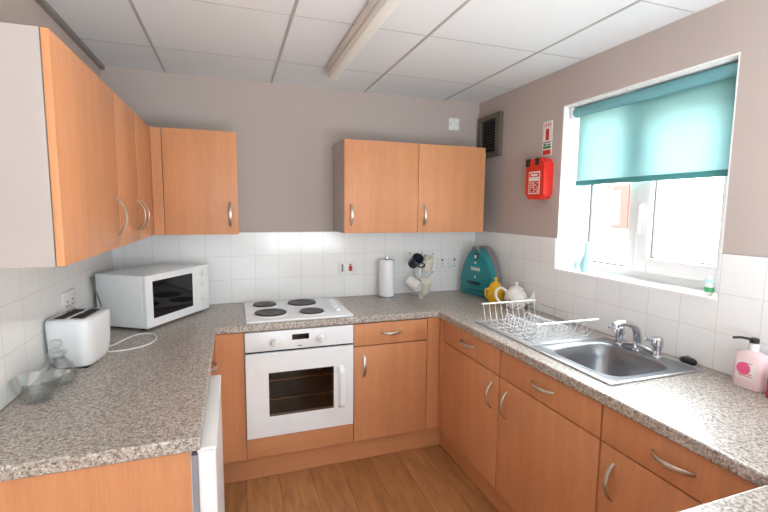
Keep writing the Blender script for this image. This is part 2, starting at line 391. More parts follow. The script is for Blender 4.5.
for (y, lab, hs) in ((-.625,'beech base cabinet under the dish rack, nearest the corner','r'),(-1.238,'beech base cabinet under the sink bowl','l'),(-1.850,'beech base cabinet nearest the camera, right of the sink','l')):
    w_ = .609 if y > -1.8 else .52
    base_unit(lab, (XF,y,0), R(-90), w_, hs, d=.53)
base_unit('beech base cabinet under the left worktop between fridge and corner, seen edge on', (.548,-1.13,0), R(90), .50, 'l', d=.53)
def panel(name, label, cat, bm, mat=None): return tag(obj(name, bm, mat or M['beech'], bevel=.0015), label, cat)
# corner fillers
b = bmesh.new(); bx(b, 1.802,-.590,.152,XR+.018,-.572,.867); bx(b, XR+.020,-.623,.152,XR+.038,-.572,.867)
panel('corner_post','beech corner post where back and right cabinets meet','panel', b)
b = bmesh.new(); bx(b, .580,-.590,.152,.727,-.572,.867); bx(b,.56,-.628,.152,.578,-.572,.867)
panel('filler_panel','tall beech filler panel left of the oven','panel', b)
panel('end_panel','beech end panel closing the near end of the left worktop','panel', box(.001,YE+.012,.002,.560,YE+.030,.868))
# plinths
panel('plinth','beech plinth under the oven and back cabinets','plinth', box(.55,-.535,.001,XR+.068,-.517,.148), M['beechx'])
panel('plinth','beech plinth under the right-hand sink cabinets','plinth', box(XR+.070,-2.36,.001,XR+.088,-.517,.148), M['beechy'])
# oven housing
t = thing('oven_housing','beech housing panel directly beneath the built-in oven','cabinet',(.728,YF,0))
carcass(.603,.53,.15,.868,False,M['white'],t)
obj('front_panel', box(.0015,-.019,.152,.6015,-.001,.268,bev=.0015), M['beechx'], t)

# ---------------------------------------------------------------- wall cabinets
def wall_unit(label, loc, rz, w, doors, d=.298, z0=0, z1=.575, nm='wall_cabinet'):
    t = thing(nm, label, 'cabinet', loc, rz, 'beech wall cabinets')
    c = carcass(w, d, z0, z1, True, M['white'], t); c['label'] = 'white carcass'
    for (x0, x1, hs) in doors:
        do = obj('door', box(x0+.0015,-.019,z0,x1-.0015,-.001,z1,bev=.0015), M['beech'], t)
        handle(do, ((x1-.045) if hs == 'r' else (x0+.045), -.019, z0+.115))
    return t
BZ = 1.376
wall_unit('double-door beech wall cabinet left of the vent', (1.3425,-.301,BZ), 0, .995, [(0,.4975,'l'),(.4975,.995,'l')])
wall_unit('single-door beech wall cabinet in the left corner of the back wall', (.338,-.301,BZ), 0, .383, [(0,.383,'r')])
wall_unit('near beech wall cabinet on the left wall, above toaster, white side showing', (.264,-1.670,BZ), R(90), .605, [(0,.605,'r')], d=.262)
wall_unit('far double-door beech wall cabinet on the left wall above the microwave', (.264,-1.063,BZ), R(90), .743, [(0,.372,'r'),(.372,.743,'l')], d=.262)
panel('corner_post','narrow beech filler between the two left corner wall cabinets','panel', box(.284,-.320,BZ,.336,-.302,BZ+.575))

# ---------------------------------------------------------------- worktops
ft = lambda u,v,w: (u,v,w)
def worktop(label, bm): return tag(obj('worktop', bm, M['gran'], bevel=.006), label, 'worktop')
Z0 = .870
SY0, SY1 = -.905, -1.825; SX0, SX1 = 1.940, 2.405
BW = (1.985,-1.785,2.335,-1.405)   # bowl hole
HX0, HY0, HX1, HY1 = .79,-.54,1.29,-.06
worktop('grey speckled laminate worktop running round all the base cabinets', slab([.009,XL,HX0,HX1,1.30,XR,BW[0],BW[2],W-.009],[-2.97,-2.37,BW[1],YE,BW[3],-.6,HY0,HY1,-.009],
  [(XL,-2.37,XR,-.6),(0,-2.97,XL,YE),(XL,-2.97,1.30,-2.37),(HX0,HY0,HX1,HY1),BW],Z0,A,ft))
t = thing('base_cabinet','beech cabinet under the near right foreground worktop','cabinet',(1.33,-2.39,0))
obj('carcass', box(0,-.55,.15,1.12,0,.868), M['beech'], t); obj('plinth', box(.02,-.5,.001,1.1,-.05,.15), M['beech'], t)

# ---------------------------------------------------------------- sink
t = thing('inset_sink','stainless steel inset sink with bowl and ribbed drainer under the window','sink',((SX0+SX1)/2,-1.36,A))
ox, oy = (SX0+SX1)/2, -1.36
def rr(cx, cy, hx, hy, p, z, n=64):
    out = []
    for i in range(n):
        a = 2*math.pi*i/n; c, s = math.cos(a), math.sin(a)
        out.append((cx+hx*math.copysign(abs(c)**(2/p),c), cy+hy*math.copysign(abs(s)**(2/p),s), z))
    return out
bcx, bcy = (BW[0]+BW[2])/2-ox, (BW[1]+BW[3])/2-oy
b = bmesh.new()
ly0, ly1 = SY1-oy, -1.365-oy
outer = []
hx, hy = (SX1-SX0)/2, (ly1-ly0)/2; cyo = (ly0+ly1)/2
loops = [rr(0,cyo,hx,hy,40,.0), rr(0,cyo,hx-.003,hy-.0,40,.005), rr(bcx,bcy,.170,.187,5,.005), rr(bcx,bcy,.166,.183,5,.002), rr(bcx,bcy,.160,.177,4.5,-.006), rr(bcx,bcy,.150,.165,4.5,-.05),
         rr(bcx,bcy,.142,.157,4.5,-.13), rr(bcx,bcy,.120,.135,4,-.155), rr(bcx,bcy,.04,.04,2,-.160)]
rings = [[b.verts.new(q) for q in lp] for lp in loops]
for a_, c_ in zip(rings, rings[1:]):
    for i in range(64): b.faces.new([a_[i],a_[(i+1)%64],c_[(i+1)%64],c_[i]])
b.faces.new(rings[-1])
obj('bowl', b, M['bowl'], t, sharp=50)
b = bmesh.new(); bx(b, -hx,-1.368-oy,0,hx,SY0-oy,.003,bev=.001)
dr = obj('drainer', b, M['steel'], t)
g = bmesh.new()
for x in frange(-.17,.17,11): bx(g, x-.005,-1.33-oy,.003,x+.005,-.95-oy,.0065,bev=.0015)
obj('drainer_ribs', g, M['steel'], dr)
g = bmesh.new()
bx(g, -hx,ly0,.0,-hx+.008,SY0-oy,.008,bev=.002); bx(g, hx-.008,ly0,0,hx,SY0-oy,.008,bev=.002); bx(g, -hx+.008,SY0-oy-.008,0,hx-.008,SY0-oy,.008,bev=.002); bx(g, -hx+.008,ly0,0,hx-.008,ly0+.008,.008,bev=.002)
obj('rim', g, M['steel'], t)
g = bmesh.new(); lathe(g, [(.0,-.1575),(.035,-.1575),(.035,-.159)], (bcx,bcy,0)); obj('waste', g, M['chrome'], t)
# tap
t = thing('mixer_tap','chrome bridge mixer tap with arched spout behind the sink bowl','tap',(2.362,-1.565,A+.006))
b = bmesh.new()
pts = [(0,y,.018+.010*math.exp(-(y/.04)**2)) for y in frange(-.10,.10,15)]
sweep(b, pts, [(.010,.013)]*15, 14, up=(0,0,1))
for y in (-.095,0,.095): lathe(b, [(0,0),(.022,0),(.022,.006),(.016,.012),(.015,.03),(0,.03)], (0,y,0), 24)
lathe(b, [(.018,.0),(.017,.04),(.014,.055),(0,.058)], (0,0,.0), 24)
obj('tap_body', b, M['chrome'], t)
sp = smooth_path([(0,0,.03),(-.004,0,.072),(-.025,-.003,.108),(-.070,-.008,.130),(-.120,-.014,.136),(-.158,-.018,.130)],6)
obj('spout', tube(sp, [(.017-.006*i/len(sp),.018-.003*i/len(sp)) for i in range(len(sp))], 14), M['chrome'], t)
for y, s in ((-.095,-1),(.095,1)):
    b = bmesh.new(); lathe(b, [(0,.03),(.017,.03),(.0175,.045),(.022,.05),(.0225,.080),(.018,.087),(0,.088)], (0,y,0), 24)
    sweep(b, [(0,y,.068),(-.03,y+.012,.074),(-.05,y+.02,.082)], [.006,.0055,.007], 10)
    obj('tap_handle', b, M['chrome'], t)
# plug
t = thing('sink_plug','small black oval sink plug on the worktop beside the soap','plug',(2.437,-1.742,A))
b = bmesh.new(); lathe(b, [(0,0),(.021,0),(.024,.006),(.0235,.014),(.017,.019),(0,.02)], n=24, mat=Matrix.Diagonal((.9,1.4,1.2,1))); o=obj('plug_body', b, M['black'], t)
b = bmesh.new(); sweep(b, [(0,.008*math.cos(a),.024+.008*math.sin(a)) for a in frange(0,2*math.pi*11/12,12)], .0016, 6, closed=True); obj('plug_ring', b, M['chrome'], t)

# ---------------------------------------------------------------- dish rack
t = thing('dish_rack','white wire dish rack standing on the sink drainer','dish rack',(2.125,-1.175,A+.007))
HX, HY, ZT = .163, .225, .105
b = bmesh.new()
for x in frange(-HX,HX,10):
    sweep(b, smooth_path([(x,HY,ZT),(x,HY-.01,.06),(x,HY-.03,.012),(x,HY-.06,.004),(x,0,.004),(x,-HY+.10,.004),(x,-HY+.05,.015),(x,-HY+.012,.06),(x,-HY,ZT)],4), .0019, 6)
for y in frange(-HY+.08,HY-.06,6): sweep(b, [(-HX,y,.0015),(HX,y,.0015)], .0019, 6)
obj('basket_wires', b, M['plastic'], t)
for s in (1,-1):
    b = bmesh.new(); sweep(b, [(-HX-.012,s*HY,ZT),(HX+.012,s*HY,ZT)], (.0045,.007), 10); obj('end_rail', b, M['plastic'], t)
b = bmesh.new()
sweep(b, smooth_path([(HX,HY,ZT),(HX+.004,HY-.02,ZT-.008),(HX+.004,0,ZT-.012),(HX+.004,-HY+.02,ZT-.008),(HX,-HY,ZT)],5), .0022, 8)
for y in frange(-HY+.06,HY-.06,4): sweep(b, [(HX+.004,y,ZT-.01),(HX+.002,y,.003)], .0018, 6)
obj('side_rail', b, M['chrome'], t)
obj('front_wire', tube([(-HX,HY-.05,.035),(-HX,-HY+.05,.035)], .0018, 6), M['plastic'], t)
for xr_ in (-.05,.07):
    b = bmesh.new()
    for y in frange(-HY+.06,HY-.08,13): sweep(b, smooth_path([(xr_-.028,y,.004),(xr_-.020,y+.006,.04),(xr_,y+.016,.058),(xr_+.020,y+.006,.04),(xr_+.028,y,.004)],3), .0018, 6)
    obj('plate_prongs', b, M['plastic'], t)

# ---------------------------------------------------------------- oven
OX0, OX1 = .731, 1.327; ow = OX1-OX0
t = thing('built_in_oven','white built-in single electric oven under the hob','oven',(OX0,-.590,.272))
b = bmesh.new(); hz = .596
cav = (.10,.10,ow-.10,.38)
bx(b, .002,.02,.005,.02,.50,.59); bx(b, ow-.02,.02,.005,ow-.002,.50,.59); bx(b, .02,.02,.572,ow-.02,.5,.59); bx(b, .02,.02,.005,ow-.02,.5,.02); bx(b,.02,.48,.02,ow-.02,.5,.572)
obj('oven_body', b, M['ovenin'], t)
obj('gap_shade_strip', box(.004,.002,.4755,ow-.004,.019,.4865), M['slotd'], t)  # dark strip set into the gap in place of its shade
cp = obj('control_panel', box(0,-.012,.487,ow,.02,hz-.003,bev=.003), M['enamel'], t)
obj('clock_display', box(.248,-.0135,.538,.340,-.0115,.568), M['blackg'], t)
b = bmesh.new()
for x in (.27,.29,.31): bx(b, x-.005,-.0145,.518,x+.005,-.0115,.525,bev=.001)
obj('clock_buttons', b, M['plastic'], t)
obj('maker_badge', box(.276,-.0128,.500,.302,-.0115,.505), M['grey'], t)
b = bmesh.new()
b2 = bmesh.new()
for i in range(9):
    a = R(200-i*27); bx(b, .155+.03*math.cos(a)-.0015,-.0125,.533+.03*math.sin(a)-.0015,.155+.03*math.cos(a)+.0015,-.0115,.533+.03*math.sin(a)+.0015)
    bx(b2, .405+.03*math.cos(a)-.0015,-.0125,.533+.03*math.sin(a)-.0015,.405+.03*math.cos(a)+.0015,-.0115,.533+.03*math.sin(a)+.0015)
obj('dial_marks', b, M['grey'], t); obj('dial_marks', b2, M['grey'], t)
for x in (.155,.405):
    b = bmesh.new(); lathe(b, [(0,0),(.023,0),(.023,.006),(.019,.01),(.018,.024),(.016,.027),(0,.027)], n=28, mat=Matrix.Translation((x,-.012,.533)) @ Matrix.Rotation(R(90),4,'X'))
    bx(b, x-.004,-.048,.513,x+.004,-.036,.553,bev=.003)
    obj('knob', b, M['plastic'], t)
gz0, gz1, gx0, gx1 = .115,.362,.120,.480
dd = obj('oven_door', slab([0,gx0,gx1,ow],[0,gz0,gz1,.475],[(gx0,gz0,gx1,gz1)],-.014,.018,lambda u,v,w:(u,w,v)), M['enamel'], t, bevel=.003)
obj('door_glass', box(gx0,-.0135,gz0,gx1,-.0095,gz1), glass('smoked_glass',(.72,.66,.60),.03), dd)
b = bmesh.new(); sweep(b, smooth_path([(gx1+.042,-.014,gz1-.005),(gx1+.042,-.042,gz1-.02),(gx1+.042,-.048,gz1-.05),(gx1+.042,-.048,gz0+.05),(gx1+.042,-.042,gz0+.02),(gx1+.042,-.014,gz0+.005)],4), (.017,.008), 12, up=(1,0,0))
obj('door_handle', b, M['enamel'], dd)
b = bmesh.new()
for z in (.19,.30):
    sweep(b, [(.03,.04,z),(ow-.03,.04,z)], .0045, 6); sweep(b, [(.03,.42,z),(ow-.03,.42,z)], .003, 6)
    for x in frange(.06,ow-.06,12): sweep(b, [(x,.04,z),(x,.42,z)], .0015, 5)
obj('oven_shelf', b, M['chrome'], t)

# ---------------------------------------------------------------- hob
t = thing('electric_hob','white electric hob with four solid plates set into back worktop','hob',(.741,-.580,A))
b = bmesh.new(); bx(b, 0,0,0,.592,.515,.012,bev=.005,seg=3); hobp = obj('hob_surface', b, M['enamel'], t)
obj('hob_tray', box(.06,.05,-.04,.54,.46,0), M['iron'], t)
for (x, y, r_) in ((.122,.385,.072),(.352,.375,.090),(.140,.155,.090),(.372,.125,.072)):
    b = bmesh.new(); lathe(b, [(r_+.012,.012),(r_+.008,.017),(r_,.017)], (x,y,0), 40); obj('plate_ring', b, M['enamel'], t)
    b = bmesh.new(); lathe(b, [(r_,.012),(r_,.021),(r_-.004,.024),(r_*.45,.024),(r_*.42,.0225),(.022,.0225),(.02,.024),(0,.024)], (x,y,0), 40)
    obj('hot_plate', b, M['iron'], t)
for y in (.13,.20,.27,.34):
    b = bmesh.new(); lathe(b, [(0,.012),(.018,.012),(.0175,.026),(.015,.029),(0,.029)], (.533,y,0), 24); bx(b, .530,y-.014,.029,.536,y+.014,.035,bev=.002)
    obj('knob', b, M['enamel'], t)

# ---------------------------------------------------------------- fridge
t = thing('undercounter_fridge','white undercounter fridge at the near end of left worktop','fridge',(.565,-1.715,0))
obj('fridge_body', box(-.54,0,.02,-.004,.56,.86,bev=.004), M['enamel'], t)
obj('door_seal', box(-.004,.004,.05,.012,.556,.84), M['fgrey'], t)
dd = obj('fridge_door', box(.012,0,.04,.060,.56,.850,bev=.010,seg=4), M['enamel'], t)
obj('door_top_trim', box(.010,-.001,.846,.062,.561,.862,bev=.006), M['plastic'], dd)

# ---------------------------------------------------------------- microwave
d_ = Vector((.267,.431)).normalized(); ang = math.atan2(d_.y, d_.x)
mw = thing('microwave_oven','white microwave oven angled in the left back corner','microwave',(.275,-.590,A), ang)
mwW, mwD, z0, z1 = .505, .298, .014, .280   # local: x along front, front faces -y
obj('housing', box(0,.024,z0,mwW,mwD,z1,bev=.006,seg=3), M['enamel'], mw)
b = slab([0,.048,.360,.385],[z0,z0+.042,z1-.034,z1],[(.048,z0+.042,.360,z1-.034)],0,.022,lambda u,v,w:(u,w,v))
dd = obj('microwave_door', b, M['enamel'], mw, bevel=.003)
obj('door_window', box(.048,.004,z0+.042,.360,.010,z1-.034), M['blackg'], dd)
b = bmesh.new(); sweep(b, [(.20+.10*math.cos(a),.0035,.095+.016*math.sin(a)) for a in frange(0,2*math.pi*31/32,32)], .0012, 5, closed=True); obj('turntable_line', b, M['grey'], dd)
obj('control_panel', box(.387,0,z0,mwW,.022,z1,bev=.003), M['enamel'], mw)
for z in (.235,.18): obj('control_legend', box(.415,-.002,z-.014,.475,.001,z+.014,bev=.001), M['plastic'], mw)
for z in (.235,.178,.095):
    b = bmesh.new(); r_ = .017 if z > .1 else .024
    lathe(b, [(0,0),(r_,0),(r_*.9,.012),(0,.013)], n=24, mat=Matrix.Translation((.446,-.001,z)) @ Matrix.Rotation(R(90),4,'X')); obj('knob', b, M['plastic'], mw)
for x in (.03,mwW-.03):
    for y in (.05,mwD-.03): obj('foot', lathe(bmesh.new(), [(0,0),(.012,0),(.014,z0),(0,z0)], (x,y,0), 16), M['black'], mw)
Li = Matrix.Translation(mw.location) @ Matrix.Rotation(ang,4,'Z')
loc = lambda p: Li.inverted() @ Vector(p)
b = bmesh.new(); sweep(b, [loc(q) for q in smooth_path([(.012,-.44,1.17),(.016,-.470,1.172),(.030,-.475,1.12),(.050,-.485,1.06),(.066,-.492,.99),(.072,-.494,.93),(.060,-.470,.917)],6)], .0038, 8)
obj('power_cord', b, M['cord'], mw)

# ---------------------------------------------------------------- toaster
t = thing('toaster','white two-slot toaster on left worktop in front of the microwave','toaster',(.100,-.965,A), R(81))
TW, TD, TH = .235, .165, .192      # local x = long side, y depth; long face -y toward camera right
def shell(z, f, g=1): return rr(0,0,TW/2*f,TD/2*g,4.5,z,56)
loops = [shell(.004,.78,.80), shell(.012,.84,.86), shell(.03,.91,.91), shell(.07,.97,.95), shell(.13,1,.98), shell(.176,1,1), shell(.188,.98,.975), shell(TH,.94,.92)]
# lean the ends so the silhouette flares toward the top
b = bmesh.new(); rings = [[b.verts.new(q) for q in lp] for lp in loops]
b.faces.new(rings[0][::-1]); b.faces.new(rings[-1])
for a_, c_ in zip(rings, rings[1:]):
    for i in range(56): b.faces.new([a_[i],a_[(i+1)%56],c_[(i+1)%56],c_[i]])
obj('toaster_shell', b, M['enamel'], t, sharp=50)
obj('chrome_top_plate', box(-.098,-.060,TH,.098,.060,TH+.003,bev=.001), M['chrome'], t)
b = bmesh.new()
for y in (-.029,.029): bx(b, -.085,y-.019,TH+.0025,.070,y+.019,TH+.0042)
obj('bread_slots', b, M['slotd'], t)
b = bmesh.new(); bx(b, TW/2-.002,-.008,.055,TW/2+.001,.008,.15); obj('lever_track', b, M['slotd'], t)
obj('lever', box(TW/2,-.022,.125,TW/2+.022,.022,.138,bev=.004), M['plastic'], t)
b = bmesh.new(); lathe(b, [(0,0),(.014,0),(.013,.012),(0,.013)], n=20, mat=Matrix.Translation((TW/2-.003,.03,.07)) @ Matrix.Rotation(R(90),4,'Y')); obj('browning_knob', b, M['chrome'], t)
for x in (-.08,.08): obj('foot', box(x-.01,-.06,0,x+.01,.06,.006), M['black'], t)
Li2 = Matrix.Translation(t.location) @ Matrix.Rotation(R(81),4,'Z')
b = bmesh.new(); sweep(b, [Li2.inverted() @ Vector(q) for q in smooth_path([(.15,-.865,A+.02),(.17,-.79,A+.005),(.20,-.70,A+.004),(.245,-.635,A+.004),(.30,-.645,A+.004),(.335,-.73,A+.004),(.315,-.82,A+.004),(.25,-.875,A+.004),(.18,-.885,A+.004),(.14,-.88,A+.01)],6)], .0035, 8)
obj('power_cord', b, M['plastic'], t)

# ---------------------------------------------------------------- glass jar
t = thing('glass_jar','clear glass jar with round stopper at the left wall, before the toaster','jar',(.095,-1.205,A))
b = bmesh.new(); lathe(b, [(0,.001),(.040,.001),(.052,.012),(.056,.035),(.050,.062),(.034,.082),(.026,.092),(.028,.102),(.025,.102),(.023,.092),(.031,.080),(.047,.060),(.053,.035),(.049,.014),(.038,.005),(0,.005)], n=36); obj('jar_body', b, M['jar'], t)
b = bmesh.new(); lathe(b, [(0,.090),(.020,.090),(.022,.104),(.034,.108),(.034,.113),(.012,.120),(.010,.126),(.018,.134),(.021,.145),(.016,.156),(0,.160)], n=32); obj('stopper', b, M['jar'], t)
t = thing('glass_dish','clear glass dish at the left frame edge against the wall','dish',(.085,-1.345,A))
b = bmesh.new(); lathe(b, [(0,.001),(.035,.001),(.040,.01),(.062,.05),(.070,.075),(.067,.075),(.058,.05),(.036,.013),(0,.006)], n=36); obj('dish_body', b, M['jar'], t)

# ---------------------------------------------------------------- sockets
def plate(name, label, w, h, loc, rz, group=None):
    t = thing(name, label, 'socket' if 'socket' in name else 'switch', loc, rz, group)
    obj('face_plate', box(-w/2,-.010,-h/2,w/2,0,h/2,bev=.003), M['plastic'], t); return t
def holes(t, xs, z=.0):
    b = bmesh.new()
    for x in xs: bx(b, x-.003,-.0112,z+.004,x+.003,-.0098,z+.014); bx(b, x-.015,-.0112,z-.012,x-.007,-.0098,z-.007); bx(b, x+.007,-.0112,z-.012,x+.015,-.0098,z-.007)
    obj('pin_holes', b, M['slotd'], t)
t = plate('cooker_switch','white cooker control switch with red rocker right of the hob',.125,.086,(1.445,-.008,1.115),0)
obj('switch_rocker', box(.005,-.014,-.022,.030,-.009,.016,bev=.002), M['redp'], t, label='red rocker'); obj('indicator', box(.010,-.0125,.021,.024,-.009,.028), M['slotd'], t)
obj('side_rocker', box(-.048,-.013,-.025,-.034,-.009,.028,bev=.002), M['grey'], t)
for x, lab in ((2.178,'left white plug socket of the pair between mugs and cleaner'),(2.281,'right white plug socket of the pair, next to the teal cleaner')):
    t = plate('wall_socket',lab,.088,.088,(x,-.008,1.122),0,'plug sockets by the mugs'); holes(t,(0,),-.012)
    obj('socket_switch', box(-.008,-.014,.018,.008,-.009,.036,bev=.001), M['grey'], t)
t = plate('wall_socket','double white plug socket on left wall behind toaster',.146,.086,(.008,-.785,1.125),R(90)); holes(t,(-.035,.035),-.008)
t = plate('blank_wall_plate','small white square plate high on back wall beside the vent',.086,.086,(2.254,0,2.157),0)
for x in (-.03,.03): obj('screw', lathe(bmesh.new(), [(0,0),(.004,0),(.003,.002),(0,.002)], n=12, mat=Matrix.Translation((x,-.01,0)) @ Matrix.Rotation(R(90),4,'X')), M['grey'], t)
t['category'] = 'wall plate'

# ---------------------------------------------------------------- vent
t = thing('wall_vent','brown metal extractor vent high on right wall at the corner','vent',(W,-.175,2.055), R(-90))
VW, VH = .142, .150
b = slab([-VW,-VW+.04,VW-.055,VW],[-VH,-VH+.035,VH-.035,VH],[(-VW+.04,-VH+.035,VW-.055,VH-.035)],-.028,0,lambda u,v,w:(u,w,v)); obj('vent_frame', b, M['brown'], t, bevel=.003)
b = bmesh.new()
for z in frange(-VH+.045,VH-.045,12):
    g = bx(b, -VW+.04,-.022,z-.001,VW-.055,-.004,z+.001)
obj('louvre', b, M['louvre'], t); obj('vent_backing', box(-VW+.04,-.003,-VH+.035,VW-.055,-.001,VH-.035), M['slotd'], t)
obj('pull_switch', box(-.05,-.036,-VH+.006,-.022,-.028,-VH+.030,bev=.003), M['plastic'], t)

# ---------------------------------------------------------------- fire blanket and sign
t = thing('fire_blanket','red fire blanket case hung on the right wall beside window','fire blanket',(W,-.760,1.715), R(-90))
def rrect(w, h, r, n=6):
    out = []
    for cx, cz, a0 in ((w-r,h-r,0),(-w+r,h-r,90),(-w+r,-h+r,180),(w-r,-h+r,270)):
        for i in range(n+1): a = R(a0+90*i/n); out.append((cx+r*math.cos(a), cz+r*math.sin(a)))
    return out
b = extrude_outline(rrect(.083,.120,.028), -.065, .012); obj('case', b, M['red'], t, sharp=50)
b = bmesh.new(); bx(b, -.052,-.0668,-.088,.048,-.0645,.045); obj('front_label', b, M['label'], t)
b = bmesh.new(); bx(b, -.046,-.0676,.012,.042,-.0667,.036); bx(b, -.046,-.0676,-.082,.042,-.0667,-.012); obj('label_print', b, M['redp'], t)
b = bmesh.new()
random.seed(8)
for r_ in range(5):
    for c_ in range(5):
        if random.random() < .7: bx(b, -.040+c_*.0165,-.0684,-.078+r_*.013,-.040+c_*.0165+.011,-.0675,-.078+r_*.013+.007)
bx(b, -.03,-.0684,.018,.028,-.0675,.030); obj('label_pictogram', b, M['label'], t)
obj('pull_strap', box(-.086,-.070,.076,-.046,-.020,.124,bev=.006), M['black'], t); obj('pull_strap', box(.000,-.070,.082,.034,-.015,.124,bev=.005), M['black'], t)
t = thing('fire_sign','narrow white fire blanket instruction sign above the red case','sign',(W,-.780,1.955), R(-90))
obj('sign_plate', box(-.040,-.003,-.100,.040,0,.100), M['label'], t)
b = bmesh.new()
for x in (-.026,-.009,.008,.024): bx(b, x-.003,-.0038,.068,x+.003,-.0028,.088)
bx(b, -.014,-.0038,-.012,.014,-.0028,.055); bx(b, -.034,-.0038,-.096,.034,-.0028,-.068); obj('red_print', b, M['redp'], t)
b = bmesh.new(); bx(b, -.034,-.0038,-.060,.034,-.0028,-.046); bx(b, -.030,-.0038,-.043,-.006,-.0028,-.030); bx(b, .004,-.0038,-.043,.030,-.0028,-.034); obj('green_print', b, M['green'], t)
b = bmesh.new(); bx(b, -.034,-.0038,-.026,.034,-.0028,-.021); obj('dark_print', b, M['slotd'], t)

# ---------------------------------------------------------------- ceiling light
t = thing('batten_light','long unlit batten light fitting on the ceiling','ceiling light',(1.250,-.465,H))
obj('fitting_base', box(-.045,-1.5,-.030,.045,.0,-.0015,bev=.003), M['fit'], t)
pr = [(-.030,-.030),(-.034,-.045),(-.024,-.062),(0,-.068),(.024,-.062),(.034,-.045),(.030,-.030)]
b = bmesh.new(); a_ = [b.verts.new((x,.030,z)) for x,z in pr]; c_ = [b.verts.new((x,-1.53,z)) for x,z in pr]
for i in range(len(pr)): b.faces.new([a_[i],a_[(i+1)%7],c_[(i+1)%7],c_[i]])
b.faces.new(a_); b.faces.new(c_[::-1]); obj('diffuser', b, M['diff'], t)
obj('end_cap', box(-.030,.030,-.064,.030,.036,-.010,bev=.003), M['fit'], t)

# ---------------------------------------------------------------- kitchen roll, mugs
t = thing('kitchen_roll','white kitchen paper roll on a holder against the back tiles','kitchen roll',(1.703,-.100,A))
b = bmesh.new(); lathe(b, [(.018,.010),(.053,.010),(.055,.014),(.055,.262),(.053,.266),(.018,.266)], n=40); obj('paper_roll', b, M['roll'], t)
b = bmesh.new(); lathe(b, [(0,0),(.06,0),(.06,.006),(.008,.009),(.006,.27),(.012,.275),(.010,.287),(0,.29)], n=32); obj('holder', b, M['chrome'], t)
MT = (1.955,-.115,A)
t = thing('mug_tree','chrome wire mug tree with ball-tipped branches by the sockets','mug tree',MT)
b = bmesh.new(); lathe(b, [(0,0),(.062,0),(.062,.006),(.01,.01),(0,.01)], n=32); obj('base', b, M['chrome'], t)
b = bmesh.new(); sweep(b, [(0,0,.005),(0,0,.30)], .0035, 8); obj('stem', b, M['chrome'], t)
for z, angs in ((.285,(-150,-95,-28,60,130)),(.155,(-150,-32,100))):
    for a in angs:
        a = R(a); b = bmesh.new(); L = .088
        sweep(b, smooth_path([(0,0,z-.045),(L*.5*math.cos(a),L*.5*math.sin(a),z-.03),(L*math.cos(a),L*math.sin(a),z+.018)],5), .0025, 7)
        bmesh.ops.create_uvsphere(b, u_segments=10, v_segments=8, radius=.006, matrix=Matrix.Translation((L*math.cos(a),L*math.sin(a),z+.018))); obj('branch', b, M['chrome'], t)
def mug(label, mat, loc, rot, group='mugs on the mug tree'):
    t = thing('mug', label, 'mug', loc, 0, group); t.rotation_euler = rot; t.scale = (1.1,1.1,1.1)
    b = bmesh.new(); lathe(b, [(0,0),(.030,0),(.034,.004),(.038,.086),(.0355,.088),(.0335,.084),(.030,.008),(0,.006)], n=28); obj('mug_body', b, mat, t)
    b = bmesh.new(); sweep(b, smooth_path([(.036,0,.070),(.055,0,.072),(.064,0,.052),(.054,0,.026),(.035,0,.018)],5), (.004,.006), 8, up=(0,1,0)); obj('mug_handle', b, mat, t)
    return t
X, Y, Z = MT
mug('dark navy mug hanging upper left on the mug tree', M['navy'], (X-.070,Y-.020,Z+.232), (R(50),R(35),R(-20)))
mug('cream mug hanging upper right on the mug tree', M['cream'], (X+.068,Y-.010,Z+.272), (R(150),R(10),R(200)))
mug('white mug hanging lower left on the mug tree', M['china'], (X-.098,Y-.020,Z+.118), (R(120),R(-25),R(20)))
mug('cream mug hanging lower right on the mug tree', M['cream'], (X+.030,Y-.035,Z+.112), (R(150),R(15),R(190)))

# ---------------------------------------------------------------- teal cleaner
t = thing('portable_cleaner','teal arched portable cleaning machine standing in right corner','cleaner',(2.325,-.262,A), R(-80))
def arch(w, h, n=22):
    zs = [h*math.sin(math.pi/2*i/n) for i in range(n+1)]
    hw = lambda z: w*(.90+.10*min(1,z/(h*.22)))*max(0,1-(z/h)**2.3)**.62
    return [(hw(z),z) for z in zs]+[(-hw(z),z) for z in zs[-2::-1]]
b = extrude_outline(arch(.176,.350), .045, .016, 4); obj('front_shell', b, M['teal'], t, sharp=50)
b = extrude_outline(arch(.172,.362), .05, .012); bmesh.ops.translate(b, vec=(0,.044,0), verts=b.verts); obj('rear_shell', b, M['grey'], t, sharp=50, label='grey back shell')
b = extrude_outline([(x*.78,z*.8+.03) for x,z in arch(.174,.345)], .006, .003); bmesh.ops.translate(b, vec=(0,-.005,0), verts=b.verts); obj('front_panel', b, M['teal'], t, sharp=50)
b = bmesh.new(); bx(b, -.026,-.009,.262,.026,.02,.318,bev=.010); obj('handle_recess', b, M['tealk'], t)
b = bmesh.new(); sweep(b, smooth_path([(-.034,.012,.320),(-.028,-.012,.345),(0,-.018,.356),(.028,-.012,.345),(.034,.012,.320)],5), .008, 8); obj('carry_handle', b, M['grey'], t)
b = bmesh.new(); bx(b, -.008,-.012,.275,.010,-.008,.298,bev=.002); bx(b, -.012,-.0095,.238,.012,-.005,.250,bev=.002); lathe(b, [(0,0),(.006,.0),(.004,.012),(0,.018)], (0,-.008,.135), 10)
for i, x in enumerate((-.042,-.028,-.014,.0,.014,.028,.042)): bx(b, x-.003,-.0095,.188,x+.003,-.005,.188+(.024,.018,.026,.018,.024,.018,.022)[i])
obj('printed_marks', b, M['label'], t)
b = bmesh.new(); bx(b, -.085,-.009,.085,.055,-.003,.108,bev=.003); bx(b, -.09,-.009,.045,.09,-.003,.052,bev=.002); obj('grip_slot', b, M['tealk'], t)

